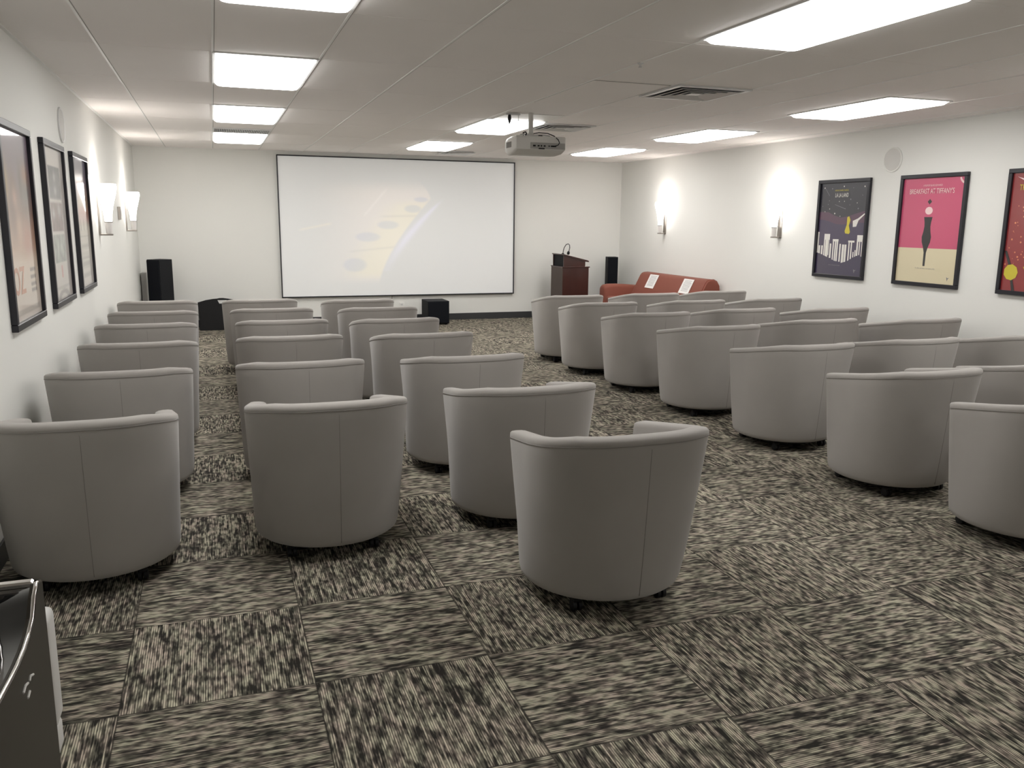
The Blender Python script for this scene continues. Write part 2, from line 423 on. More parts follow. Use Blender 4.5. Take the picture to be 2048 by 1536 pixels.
s_ = vcol_grid('screen_surface', w_-.028, h_-.032, 224, 126, scr, SCR, t); s_.rotation_euler = (pi/2, 0, 0); s_.location = (0, -.03, 0)
MB().box(-w_/2+.01, w_/2-.01, -.026, 0, -h_/2+.01, h_/2-.01).build('backing', FRAME, t)
MB().tube([(-.17, -.03, -h_/2), (-.172, -.03, -h_/2-.045)], .004, 6).build('pull_cord', BLKP, t)
# wall outlet
t = thing('wall_outlet', 'small white wall outlet low on the front wall under the screen', 'outlet', (2.69, YF, .235))
MB().box(-.036, .036, -.006, 0, -.058, .058, .002, 1).build('cover_plate', PLATE, t)
MB().box(-.017, .017, -.008, -.006, .008, .034).box(-.017, .017, -.008, -.006, -.034, -.008).build('socket', VENTG, t)

# ------------------------------------------------------------------ wall speakers (round)
for side, y, lb in (('L', 6.88, 'round flush wall speaker high on the left wall above the posters'), ('R', 6.87, 'round flush wall speaker high on the right wall above the posters')):
    t = thing('wall_speaker', lb, 'speaker', (XL if side == 'L' else XR, y, 2.17), 0 if side == 'L' else pi, 'round wall speakers')
    rim = MB().lathe([(.122, 0), (.122, .010), (.116, .013), (.108, .010), (.108, 0)], 0, 0, 40).build('rim', FIXW if side == 'L' else WALL, t, True, 40)
    gr = MB().lathe([(.108, 0), (.108, .009), (.10, .011), (.0005, .013)], 0, 0, 40).build('grille', mat('speaker_mesh_'+side, (.64, .63, .60), .7, bump=(900, .4, .001)), t, True, 40)
    for o in (rim, gr): o.rotation_euler = (0, pi/2, 0)

# ------------------------------------------------------------------ sconces
def sconce(loc, rz):
    t = thing('wall_sconce', 'x', 'wall light', loc, rz, 'lit wall sconces')       # local +x points away from the wall
    r = MB()
    r.loft([[(x, y*wd, z) for x, y in ((0, -1), (.012, -1), (.012, 1), (0, 1))] for z, wd in ((0, .036), (.30, .034), (.42, .020), (.44, .012))])
    r.build('back_plate', NICK, t)
    MB().box(.010, .115, -.024, .024, 0, .016, .003, 1).build('foot', NICK, t)
    X = .083
    MB().lathe([(.024, .016), (.026, .022), (.031, .118)], X, 0, 24).build('glass_stem', CLEARG, t, True, 40)
    MB().lathe([(.033, .117), (.035, .119), (.035, .124), (.033, .126)], X, 0, 24).build('collar', NICK, t, True, 30)
    prof = [(.031, .125), (.036, .19), (.048, .26), (.066, .33), (.082, .39), (.088, .43), (.086, .455), (.078, .46), (.078, .43), (.060, .33), (.042, .26), (.030, .19), (.026, .130)]
    MB().lathe(prof, X, 0, 32).build('glass_shade', GLOW, t, True, 50)
    MB().lathe([(.006, .14), (.016, .20), (.030, .30), (.036, .36), (.028, .40), (.004, .415)], X, 0, 16).build('bulb', GLOW, t, True)
    l = bpy.data.lights.new('lamp_glow', 'POINT'); l.energy = 2.6; l.color = (1, .93, .87); l.shadow_soft_size = .03
    lo = link(bpy.data.objects.new('lamp_glow', l), t); lo.location = (X, 0, .50)
    return t
sc = [sconce((XL, 8.585, 1.372), 0)]
sc[0]['label'] = 'lit glass sconce on the left wall, the one nearer the posters'
dup_l = [((XL, 11.20, 1.372), 0, 'lit glass sconce on the left wall beside the front corner'),
         ((XR, 11.33, 1.372), pi, 'lit glass sconce on the right wall, above the red sofa'),
         ((XR, 8.58, 1.372), pi, 'lit glass sconce on the right wall, next to the dark poster')]
for loc, rz, lb in dup_l:
    o = dupt(sc[0], loc, lb); o.rotation_euler = (0, 0, rz)
t = thing('wall_control', 'small narrow grey fitting on the left wall between the two sconces', 'wall control', (XL, 10.35, 1.51), 0)
MB().box(0, .03, -.035, .035, 0, .14, .004, 2).build('body', NICK, t)
MB().box(.03, .034, -.02, .02, .03, .11, .001, 1).build('face', VENTG, t)

# ------------------------------------------------------------------ posters
dg = None
def text_mesh(txt, size, sx, material, parent, x, y, z, align='CENTER', bold=.0, name='lettering'):
    cu = bpy.data.curves.new('t', 'FONT'); cu.body = txt; cu.size = size; cu.align_x = align; cu.align_y = 'CENTER'; cu.offset = bold; cu.resolution_u = 3
    o = bpy.data.objects.new('t', cu); COL.objects.link(o)
    bpy.context.view_layer.update()
    me = bpy.data.meshes.new_from_object(o.evaluated_get(bpy.context.evaluated_depsgraph_get()))
    bpy.data.objects.remove(o); bpy.data.curves.remove(cu)
    for v in me.vertices: v.co = (v.co.x*sx+x, v.co.y+y, v.co.z+z)
    me.name = name; me.materials.clear(); me.materials.append(material)
    return link(bpy.data.objects.new(name, me), parent)
PW, PH = .79, 1.045
def poster(name, label, left, y, group):
    t = thing(name, label, 'framed poster', (XL if left else XR, y, 1.488), 0, group)
    if left: Mx = Matrix(((0, 0, 1), (1, 0, 0), (0, 1, 0)))
    else: Mx = Matrix(((0, 0, -1), (-1, 0, 0), (0, 1, 0)))
    t.rotation_euler = Mx.to_euler()
    f = MB(); w, h, b_ = PW/2, PH/2, .036
    for q in ((-w, w, h-b_, h), (-w, w, -h, -h+b_), (-w, -w+b_, -h+b_, h-b_), (w-b_, w, -h+b_, h-b_)):
        f.box(q[0], q[1], q[2], q[3], .0, .032, .003, 1)
    f.build('frame', FRAME, t)
    return t
IW, IH = PW-.072, PH-.072
VPR = vmat('poster_print', rough=.35, coat=.8)
VPR.node_tree.nodes['Principled BSDF'].inputs['Coat IOR'].default_value = 1.5
def pm(name, c): return mat(name, lin(c), .35, coat=1.0)
def P2(pts, nz=.0125):    # fraction coords (fx from left, fy from top) to local
    return [((fx-.5)*IW, (.5-fy)*IH, nz) for fx, fy in pts]
class PB:
    def __init__(s): s.V = []; s.F = []; s.I = []; s.m = []
    def add(s, pts, material, layer):
        if material not in s.m: s.m.append(material)
        b = len(s.V); s.V += P2(pts, .0125+layer*.0002+len(s.F)*.000012)
        # triangle-safe ngon: winding to face +z
        a = sum(p[0]*q[1]-q[0]*p[1] for p, q in zip(s.V[b:], s.V[b+1:]+[s.V[b]]))
        idx = list(range(b, b+len(pts)))
        s.F.append(tuple(idx if a > 0 else idx[::-1])); s.I.append(s.m.index(material))
    def dot(s, x, y, r, material, layer, n=8, ar=1.0):
        s.add([(x+r*math.cos(2*pi*k/n), y+r*IW/IH*ar*math.sin(2*pi*k/n)) for k in range(n)], material, layer)
    def build(s, name, parent): return mk(name, s.V, s.F, s.m, parent, False, s.I)
RG = 'framed posters on the right wall'; LG = 'framed posters on the left wall'
# dark night poster
t = poster('framed_poster', 'dark purple poster with white vertical bars in black frame, nearest the sconce', False, 7.52, RG)
NIGHT = pm('ink_night', (38, 38, 48)); PLUM = pm('ink_plum', (82, 55, 75)); VIO = pm('ink_violet', (62, 52, 78)); VIO2 = pm('ink_violet_low', (56, 48, 74))
WHT = pm('ink_white', (225, 222, 215)); YEL = pm('ink_yellow', (205, 190, 45)); GRY = pm('ink_grey', (120, 120, 125)); BLK = pm('ink_black', (28, 26, 28))
p = PB()
p.add([(0, 0), (1, 0), (1, 1), (0, 1)], NIGHT, 0)
p.add([(0, .315), (.06, .31), (.2, .315), (.33, .35), (.48, .375), (.64, .36), (.8, .33), (1, .30), (1, 1), (0, 1)], PLUM, 1)
p.add([(0, .395), (.10, .40), (.25, .42), (.38, .445), (.52, .45), (.70, .44), (.85, .43), (1, .43), (1, 1), (0, 1)], VIO, 2)
bars = [(.00, .03, .535, .77), (.035, .07, .685, .775), (.095, .13, .685, .79), (.15, .175, .555, .80), (.155, .275, .555, .62), (.185, .245, .555, .81), (.25, .265, .6, .79), (.285, .32, .66, .82),
        (.345, .47, .61, .635), (.35, .375, .61, .84), (.395, .425, .61, .85), (.435, .465, .61, .85), (.50, .53, .66, .855), (.555, .60, .665, .865), (.61, .65, .665, .86),
        (.68, .81, .62, .64), (.69, .715, .62, .84), (.74, .765, .62, .82), (.79, .81, .74, .80), (.83, .85, .72, .79), (.86, .89, .56, .78), (.87, 1.0, .56, .63), (.91, .93, .56, .77), (.96, .975, .56, .785)]
for a, b_, c, d in bars: p.add([(a, c), (b_, c), (b_, d), (a, d)], WHT, 3)
p.add([(0, .765), (.12, .785), (.28, .82), (.42, .85), (.55, .868), (.68, .845), (.80, .80), (.90, .775), (1, .795), (1, 1), (0, 1)], VIO2, 4)
# generic small yellow and white paper-like shapes
p.add([(.62, .37), (.66, .36), (.69, .40), (.665, .46), (.70, .53), (.68, .55), (.60, .545), (.585, .52), (.62, .45)], YEL, 5)
p.add([(.74, .41), (.84, .385), (.86, .40), (.82, .47), (.75, .475)], WHT, 5)
p.add([(.84, .385), (.97, .33), (.98, .338), (.86, .405)], WHT, 5)
rs = random.Random(3)
for (x, y) in [(.08, .05), (.5, .04), (.7, .06), (.93, .05), (.25, .06), (.2, .19), (.06, .25), (.18, .23), (.42, .20), (.53, .2), (.65, .24), (.80, .22), (.83, .28), (.9, .14), (.22, .28), (.12, .31), (.34, .33), (.46, .36), (.56, .28), (.66, .18)]:
    p.dot(x, y, .007 if rs.random() > .4 else .011, WHT if rs.random() > .5 else GRY, 5)
p.add([(.33, .235), (.335, .232), (.56, .278), (.555, .282)], GRY, 5)
p.add([(.10, .06), (.105, .057), (.2, .135), (.195, .138)], GRY, 5)
p.add([(.83, .925), (.86, .935), (.89, .93), (.86, .945), (.85, .97), (.84, .95)], GRY, 5)
pr = p.build('print', t)
text_mesh('LA LA LAND', .060, .62, WHT, pr, (.47-.5)*IW, (.5-.135)*IH, .0168, bold=.0003, name='title_lettering')
text_mesh('A FILM BY DAMIEN CHAZELLE', .022, .72, YEL, pr, (.46-.5)*IW, (.5-.082)*IH, .0168, name='credit_lettering')
text_mesh('Here\'s to the ones who dream', .018, .8, GRY, pr, (.42-.5)*IW, (.5-.895)*IH, .0168, name='small_lettering')
# pink poster
t = poster('framed_poster', 'pink and cream poster with tall black hourglass shape in black frame, middle on right wall', False, 6.322, RG)
PINK = pm('ink_pink', (198, 80, 114)); PINKL = pm('ink_pink_light', (205, 84, 120)); CREAM = pm('ink_cream', (216, 205, 172)); PALE = pm('pale_pink_ink_and_glare', (238, 205, 205))
p = PB()
p.add([(0, 0), (1, 0), (1, 1), (0, 1)], PINK, 0)
p.add([(0, .668), (1, .668), (1, 1), (0, 1)], CREAM, 1)
# plain upright black hourglass stand-in
HG = [(.07, .37), (.055, .42), (.05, .46), (.06, .51), (.078, .56), (.07, .61), (.04, .66), (.02, .71), (.018, .84)]
p.add([(.47+w_q, y_q) for w_q, y_q in HG]+[(.47-w_q, y_q) for w_q, y_q in reversed(HG)], BLK, 2)
p.dot(.47, .31, .062, PALE, 2, 20, .8)
p.dot(.47, .225, .036, BLK, 3, 4)
for i in range(12):  # reflected lights on the glass, painted as a pale arc
    a0 = pi/2+i*pi/24; a1 = a0+pi/24
    c_ = [(1.02+r_*math.cos(a), -.01+r_*math.sin(a)*IW/IH) for a, r_ in ((a0, .11), (a1, .11), (a1, .085), (a0, .085))]
    if all(0 <= q[0] <= 1 and q[1] >= 0 for q in c_): p.add(c_, PALE, 2)
p.add([(.86, .93), (.885, .94), (.91, .933), (.885, .948), (.875, .97), (.868, .95)], GRY, 2)
pr = p.build('print', t)
text_mesh('BREAKFAST AT TIFFANY\'S', .066, .70, PALE, pr, (.485-.5)*IW, (.5-.128)*IH, .0168, bold=.0003, name='title_lettering')
text_mesh('A FILM BY BLAKE EDWARDS', .024, .75, PALE, pr, (.50-.5)*IW, (.5-.072)*IH, .0168, name='credit_lettering')
text_mesh('I\'m like cat here, a no-name slob.', .017, 1.05, GRY, pr, (.5-.5)*IW, (.5-.862)*IH, .0168, name='small_lettering')
# red poster
t = poster('framed_poster', 'red speckled poster in black frame cut off at the right edge', False, 5.12, RG)
REDP = pm('ink_red', (142, 46, 48)); SPK = pm('ink_peach', (220, 130, 90)); ORA = pm('ink_orange', (205, 50, 40))
p = PB()
p.add([(0, 0), (1, 0), (1, 1), (0, 1)], REDP, 0)
for i in range(150):
    x, y = rs.random()*.96+.02, rs.random()*.80+.02
    r_ = .004+rs.random()*.009
    if .08 < y < .17 and x < .5: continue
    p.dot(x, y, r_, SPK, 1, 6)
p.add([(.0, .66), (.035, .66), (.12, .80), (.085, .80)], BLK, 2)
p.add([(.11, .88), (.14, .88), (.19, 1), (.15, 1)], BLK, 2)
p.dot(.115, .842, .095, YEL, 3, 9)
p.add([(.3, .80), (1, .76), (1, .95), (.35, .90)], ORA, 2)
p.add([(.27, .79), (.36, .78), (.34, .83), (.37, .88), (.33, .89), (.31, .84)], YEL, 3)
p.add([(.06, .03), (.2, .06), (.4, .065), (.4, .078), (.18, .075)], PALE, 2)  # lamp reflection in the glass, painted as a pale streak
pr = p.build('print', t)
text_mesh('THE', .066, .70, YEL, pr, (.105-.5)*IW, (.5-.125)*IH, .0168, 'LEFT', .0003, 'title_lettering')
# left wall posters (painted blocks of colour)
def blobs(base, L_):
    def fn(u, v):
        c = list(base(u, v))
        for (x, y, rx, ry, col, k0) in L_:
            d = ((u-x)/rx)**2+((v-y)/ry)**2
            k_ = math.exp(-d)*k0
            for i in range(3): c[i] = c[i]*(1-k_)+col[i]*k_
        return c
    return fn
def pale(fn): return lambda u, v: [q*.95+.02 for q in fn(u, v)]  # slight haze of the glass reflection mixed into the print colours
def vmix(stops, v):
    for (a, ca), (b_, cb) in zip(stops[:-1], stops[1:]):
        if a <= v <= b_:
            k_ = (v-a)/(b_-a); return [ca[i]*(1-k_)+cb[i]*k_ for i in range(3)]
    return list(stops[-1][1])
def boxk(u, v, x0, x1, y0, y1, s_=.006):
    return sst(x0-s_, x0+s_, u)*(1-sst(x1-s_, x1+s_, u))*sst(y0-s_, y0+s_, v)*(1-sst(y1-s_, y1+s_, v))
bA = lambda u, v: vmix([(0, lin((125, 108, 125))), (.2, lin((130, 110, 120))), (.42, lin((150, 115, 100))), (.62, lin((200, 165, 140))), (.7, lin((225, 205, 185))), (1, lin((225, 215, 205)))], v)
fA0 = blobs(bA, [(.1, .28, .12, .10, lin((190, 155, 60)), .7), (.78, .30, .2, .16, lin((90, 95, 90)), .7), (.35, .30, .13, .09, lin((120, 85, 65)), .7), (.38, .36, .07, .06, lin((205, 155, 130)), .7), (.62, .27, .06, .10, lin((90, 70, 65)), .6),
                (.3, .46, .14, .10, lin((110, 80, 85)), .5), (.7, .58, .2, .10, lin((185, 105, 85)), .6), (.45, .52, .1, .1, lin((215, 175, 150)), .6), (.8, .22, .12, .06, lin((190, 120, 60)), .5)])
def fA(u, v):
    c = fA0(u, v); k_ = boxk(u, v, .06, .94, .93, .985)*.3*(1 if int(v*160) % 2 else 0)
    for y0 in (.735, .775, .815, .85): k_ = max(k_, boxk(u, v, .68, .88, y0, y0+.022)*.6)
    return [q*(1-k_) for q in c]
t = poster('framed_poster', 'pale warm coloured poster with orange letters, nearest on left wall', True, 5.16, LG)
pr = vcol_grid('print', IW, IH, 72, 96, pale(fA), VPR, t, .0125)
ORL = pm('ink_pale_orange', (205, 135, 100));  # orange kept pale, with the glass wash in its colour
text_mesh('OZ', .20, .95, ORL, pr, -.16, -.29, .0128+.0005, bold=.003, name='title_lettering')
def fB(u, v):
    c = list(lin((205, 198, 192)))
    for (x0, x1, y0, y1, col) in ((.2, .8, .12, .335, (72, 72, 80)), (.2, .8, .355, .55, (112, 84, 84)), (.2, .8, .57, .755, (140, 148, 140))):
        k_ = boxk(u, v, x0, x1, y0, y1); n_ = .75+.5*abs(math.sin(u*23+v*17)*math.cos(v*31-u*9))
        cc = lin(col); c = [c[i]*(1-k_)+cc[i]*n_*k_ for i in range(3)]
    for (x, y, rx, ry) in ((.5, .19, .05, .03), (.5, .28, .06, .03), (.32, .43, .06, .03), (.62, .41, .07, .04), (.4, .66, .05, .06), (.6, .65, .06, .05)):
        k_ = math.exp(-(((u-x)/rx)**2+((v-y)/ry)**2))*.6; c = [q*(1-k_)+.62*k_ for q in c]
    k_ = boxk(u, v, .47, .55, .775, .86)*.6; cc = lin((200, 110, 95)); c = [c[i]*(1-k_)+cc[i]*k_ for i in range(3)]
    k_ = boxk(u, v, .15, .85, .885, .93)*.22*(int(v*170) % 2)
    d = math.hypot((u-.5)/.33, (v-1.0)/.065); k_ = max(k_, .45*(1-sst(.9, 1.05, d))*sst(.45, .6, d)); return [q*(1-k_) for q in c]
t = poster('framed_poster', 'white poster with three stacked picture blocks, middle one on left wall', True, 6.335, LG)
vcol_grid('print', IW, IH, 72, 96, pale(fB), VPR, t, .0125)
bC = lambda u, v: vmix([(0, lin((96, 88, 115))), (.15, lin((110, 95, 112))), (.27, lin((150, 118, 110))), (.36, lin((165, 135, 100))), (.42, lin((170, 115, 100))), (.47, lin((190, 150, 140))), (.53, lin((212, 205, 190))), (1, lin((215, 210, 205)))], v)
fC0 = blobs(bC, [(.4, .2, .25, .06, lin((170, 120, 110)), .6), (.6, .31, .2, .05, lin((170, 160, 80)), .6), (.5, .40, .3, .04, lin((175, 95, 85)), .6)])
def fC(u, v):
    c = fC0(u, v); k_ = 0
    for x in (.3, .52, .75): k_ = max(k_, boxk(u, v, x, x+.04, .47, .56)*.5)
    for y0, y1 in ((.66, .71), (.73, .79), (.80, .86), (.89, .93)): k_ = max(k_, boxk(u, v, .25, .80, y0, y1)*(.28 if int(v*150) % 2 else .15))
    k_ = max(k_, boxk(u, v, .2, .85, .60, .606)*.3)
    return [q*(1-k_) for q in c]
t = poster('framed_poster', 'poster with purple top and orange middle, farthest on left wall', True, 7.50, LG)
vcol_grid('print', IW, IH, 72, 96, pale(fC), VPR, t, .0125)

# ------------------------------------------------------------------ tub chairs
W_, D_, WF_ = .370, .600, .340
NS = 60
def path_top():
    P = []
    nside, nb = 8, NS-16
    for i in range(nside): 
        k_ = i/nside; y = D_+(.30-D_)*k_; P.append((-(WF_+(W_-WF_)*k_), y))
    for i in range(nb+1):
        a = pi-pi*i/nb; c, s = math.cos(a), math.sin(a)
        P.append((W_*math.copysign(abs(c)**(2/3), c), .30-.30*abs(s)**(2/3)))
    for i in range(1, nside+1):
        k_ = i/nside; y = .30+(D_-.30)*k_; P.append((W_+(WF_-W_)*k_, y))
    # even spacing
    L = [0]
    for a, b in zip(P[:-1], P[1:]): L.append(L[-1]+math.hypot(b[0]-a[0], b[1]-a[1]))
    out = []
    for j in range(NS+1):
        d = L[-1]*j/NS; i = 0
        while i < len(L)-2 and L[i+1] < d: i += 1
        k_ = (d-L[i])/(L[i+1]-L[i]); out.append((P[i][0]+(P[i+1][0]-P[i][0])*k_, P[i][1]+(P[i+1][1]-P[i][1])*k_))
    return out
TOP = path_top()
CB, RB = (.0, .398), .338
BOT = []
for j in range(NS+1):
    k_ = j/NS; a = math.radians(180-35)+(math.radians(360+35+0)-math.radians(180-35))*k_   # from front-left round the back to front-right
    BOT.append((CB[0]+RB*math.cos(a), CB[1]+RB*math.sin(a)))
def zr(y):
    t_ = min(max((y-.05)/(D_-.05), 0), 1); return .751-.092*t_
Z0 = .072
def cpath(h):      # h 0..1 height fraction
    w = h**.80
    return [(b[0]*(1-w)+t_[0]*w, b[1]*(1-w)+t_[1]*w) for b, t_ in zip(BOT, TOP)]
PROF = [('b', .0, .030), ('b', .001, .012), ('b', .010, .003), ('b', .03, 0.), ('h', .15, 0), ('h', .3, 0), ('h', .45, 0), ('h', .6, 0), ('h', .75, 0), ('h', .88, 0),
        ('t', -.040, 0), ('t', -.030, .0015), ('t', -.024, .0), ('t', -.011, .003), ('t', -.003, .012), ('t', 0, .028), ('t', 0, .052), ('t', -.003, .070), ('t', -.010, .082), ('t', -.026, .088), ('t', -.06, .090),
        ('h', .75, .09), ('h', .5, .09), ('b', .05, .085)]
TH = .09
def shell():
    cols = []
    def col(j, fwd=0, inset=0):
        pts = []
        zt = zr(TOP[j][1])
        for kind, a, d in PROF:
            z = Z0+a if kind == 'b' else (zt+a if kind == 't' else Z0+(zt-Z0)*a)
            z = min(max(z, Z0+inset), zt-inset); d = min(max(d, inset), TH-inset)
            h = min(max((z-Z0)/(zt-Z0), 0), 1); P = cpath(h)
            j0, j1 = max(j-1, 0), min(j+1, NS)
            tx, ty = P[j1][0]-P[j0][0], P[j1][1]-P[j0][1]; l = math.hypot(tx, ty); tx /= l; ty /= l
            nx, ny = -ty, tx           # left of travel = inward (path goes counter-clockwise)
            s_ = -1 if j == 0 else 1
            pts.append((P[j][0]+nx*d+tx*fwd*s_, P[j][1]+ny*d+ty*fwd*s_, z))
        return pts
    cols.append(col(0, .020, .030)); cols.append(col(0, .016, .012)); cols.append(col(0, .008, .004))
    for j in range(NS+1): cols.append(col(j))
    cols.append(col(NS, .008, .004)); cols.append(col(NS, .016, .012)); cols.append(col(NS, .020, .030))
    m = MB(); m.loft(cols, True); return m
def seam_pts():
    out = []
    for j in range(NS+1):
        zt = zr(TOP[j][1]); h = (zt-.027-Z0)/(zt-Z0); P = cpath(h)
        out.append((P[j][0]*1.0, P[j][1], zt-.030))
    return out
def make_chair(label):
    t = thing('tub_chair', label, 'armchair', (0, 0, 0), 0, 'grey tub chairs set out in rows facing the screen')
    sh = shell().build('shell', FAB, t, True, 60)
    m = MB(); m.tube(seam_pts(), .0016, 6)
    j = NS//2
    vp = []
    for i in range(14):
        h = .03+.90*i/13; P = cpath(h); vp.append((P[j][0]+.02, P[j][1]+.0010, Z0+(.751-Z0)*h))
    m.tube(vp, .0016, 5); m.build('piping', PIPE, t, True)
    # upholstered base front and seat cushion
    def disc(r, z, y0=CB[1], fl=0): return [(r*math.cos(2*pi*k/40), y0+r*math.sin(2*pi*k/40), z) for k in range(40)]
    MB().loft([disc(.30, Z0+.002), disc(.315, Z0+.010), disc(.322, Z0+.03), disc(.326, .20), disc(.326, .27), disc(.310, .285)]).build('seat_base', FAB, t, True, 50)
    def cush(s_, z):
        P = []
        for k in range(44):
            a = 2*pi*k/44; c, s = math.cos(a), math.sin(a); n = 3.2
            x = .262*math.copysign(abs(c)**(2/n), c); y = .375+.275*math.copysign(abs(s)**(2/n), s)
            P.append((x*s_, .375+(y-.375)*s_, z))
        return P
    MB().loft([cush(.90, .285), cush(.97, .292), cush(1.0, .315), cush(1.0, .395), cush(.97, .42), cush(.88, .435), cush(.5, .445)]).build('seat_cushion', FAB, t, True, 50)
    MB().loft([disc(.25, .045), disc(.265, .048), disc(.268, .066), disc(.25, .0745)]).build('base_plate', BLKP, t, True, 40)
    for sx, y in ((-1, .195), (1, .195), (-1, .585), (1, .585)):
        x = sx*.19
        c = MB().box(x-.018, x+.018, y-.018, y+.018, .040, .056, .004, 1)
        for dx in (-.012, .012):
            rings = []
            for xx, rr in ((-.009, .020), (-.007, .024), (.007, .024), (.009, .020)):
                rings.append([(x+dx+xx, y+rr*math.cos(2*pi*k/18), .0245+rr*math.sin(2*pi*k/18)) for k in range(18)])
            c.loft(rings)
        c.build('caster', BLKP, t, True, 40)
    return t
chairs = {
 'A': [(-.549, 8.735), (-.530, 7.745), (-.527, 6.84), (-.503, 5.79), (-.516, 4.715), (-.553, 3.555)],
 'B': [(.414, 8.675), (.474, 7.76), (.496, 6.83), (.478, 5.865), (.448, 4.76), (.458, 3.622)],
 'C': [(1.370, 8.455), (1.431, 7.64), (1.406, 6.71), (1.419, 5.765), (1.432, 4.70), (1.456, 3.70), (1.492, 2.706)],
 'D': [(3.718, 8.395), (3.711, 7.568), (3.745, 6.595), (3.785, 5.593), (3.791, 4.529), (3.783, 3.49), (3.825, 2.61)],
 'E': [(4.709, 8.451), (4.746, 7.563), (4.748, 6.707), (4.887, 5.757), (4.746, 4.555), (4.77, 3.47)],
 'F': [(5.709, 8.584), (5.714, 7.557), (5.702, 6.53), (5.824, 5.545), (5.80, 4.50)],
}
colname = {'A': 'in the column along the left wall', 'B': 'in the second column from the left wall', 'C': 'in the column left of the open aisle',
           'D': 'in the column right of the open aisle', 'E': 'in the middle column of the right block', 'F': 'in the column along the right wall'}
ordn = ['first', 'second', 'third', 'fourth', 'fifth', 'sixth', 'seventh']
proto = None
for key, lst in chairs.items():
    for i, (x, y) in enumerate(lst):
        lb = 'grey tub chair, %s from the screen %s' % (ordn[i], colname[key])
        if i == len(lst)-1: lb = 'grey tub chair nearest the camera %s' % colname[key]
        if proto is None: proto = make_chair(lb); o = proto; o.location = (x, y, 0)
        else: o = dupt(proto, (x, y, 0), lb)
        o.rotation_euler = (0, 0, 0)

# ------------------------------------------------------------------ red sofa
t = thing('sofa', 'rust red two-seat sofa against the right wall by the front corner', 'sofa', (0, 0, 0))
SY0, SY1 = 9.50, 11.80
BY0, BY1 = 9.72, 11.60
def sect(pts, n=6):
    return pts
def back_ring(y, g=0):
    P = [(6.345, .20), (6.345, .62), (6.335, .72), (6.30, .775), (6.25, .80), (6.19, .797), (6.155, .785), (6.128, .752), (5.97, .44), (5.95, .20)]
    cx, cz = 6.17, .5
    return [(cx+(a-cx)*(1-g), y, cz+(b-cz)*(1-g)) for a, b in P]
MB().loft([back_ring(BY0+.0, .05), back_ring(BY0+.012, .01), back_ring(BY0+.03, 0), back_ring(BY1-.03, 0), back_ring(BY1-.012, .01), back_ring(BY1, .05)]).build('backrest', RED, t, True, 45)
MB().tube([back_ring(BY0+.028, -.004)[k] for k in range(9)], .004, 6).build('piping', REDD, t, True)
def arm(y0, y1):
    rings = []
    for x, zt, sh in ((5.545, .555, .03), (5.55, .575, .012), (5.575, .598, .0), (5.65, .612, 0), (5.80, .612, 0), (5.95, .604, 0), (6.12, .59, 0), (6.33, .55, .01)):
        ya, yb = y0+sh, y1-sh; r = .05
        rings.append([(x, ya, .12), (x, yb, .12), (x, yb, zt-.05), (x, yb-.015, zt-.015), (x, yb-.05, zt), (x, ya+.05, zt), (x, ya+.015, zt-.015), (x, ya, zt-.05)])
    return MB().loft(rings)
arm(SY1-.20, SY1).build('armrest', RED, t, True, 50)
arm(SY0, SY0+.20).build('armrest', RED, t, True, 50)
ym = (SY0+SY1)/2
for a, b_ in ((SY0+.205, ym-.003), (ym+.003, SY1-.205)):
    MB().box(5.56, 6.02, a, b_, .28, .44, .035, 3).build('seat_cushion', RED, t, True, 50)
MB().box(5.58, 6.34, SY0+.02, SY1-.02, .12, .28, .01, 1).build('base', RED, t)
for x in (5.62, 6.28):
    for y in (SY0+.06, SY1-.06):
        MB().lathe([(.022, 0), (.028, .12)], x, y, 12).build('leg', BLKP, t, True, 40)
# notice sheets lying on the backrest
def sheet(yc, label):
    a = math.atan2(.735-.44, 6.12-5.97); d = Vector((math.cos(a), 0, math.sin(a))); n = Vector((-math.sin(a), 0, math.cos(a)))
    base = Vector((6.092, yc, .680))+n*.006
    t2 = thing('paper_sign', label, 'paper sign', base, 0, 'printed notices on the sofa')
    Y = Vector((0, -1, 0))
    def q(u0, u1, v0, v1, off): return [d*v+Y*u+n*off for u, v in ((u0, v0), (u1, v0), (u1, v1), (u0, v1))]
    w, h = .130, .108
    V = q(-w, w, -h, h, 0)+q(-w, w, -h, h, .0012)
    mk('sheet', V, [(0, 1, 2, 3), (4, 7, 6, 5), (0, 4, 5, 1), (1, 5, 6, 2), (2, 6, 7, 3), (3, 7, 4, 0)], PAPER, t2)
    V = []; F = []
    rr_ = random.Random(int(yc*10))
    for i in range(9):
        v = .080-i*.019; l = .08+.02*rr_.random(); b_ = len(V)
        V += q(-l, l, v, v+.006, .0020); F.append((b_, b_+3, b_+2, b_+1))
    mk('printed_lines', V, F, INK, t2)
sheet(11.14, 'white printed notice on the red sofa back, the one farther from camera')
sheet(10.165, 'white printed notice on the red sofa back, the one nearer to camera')

# ------------------------------------------------------------------ lectern
t = thing('lectern', 'dark cherry wood lectern with sloped top in front of the front wall', 'lectern', (5.0, 11.95, 0))
MB().box(0, .43, 0, .46, .05, .845).build('cabinet', WOODM, t)
MB().box(-.006, 0, .0, .46, .05, .845).build('front_panel', WOODF, t)
MB().box(.03, .41, .02, .44, 0, .05).build('plinth', BLKP, t)
MB().box(-.012, .445, -.012, .472, .845, .862, .003, 1).build('shelf', WOODM, t)
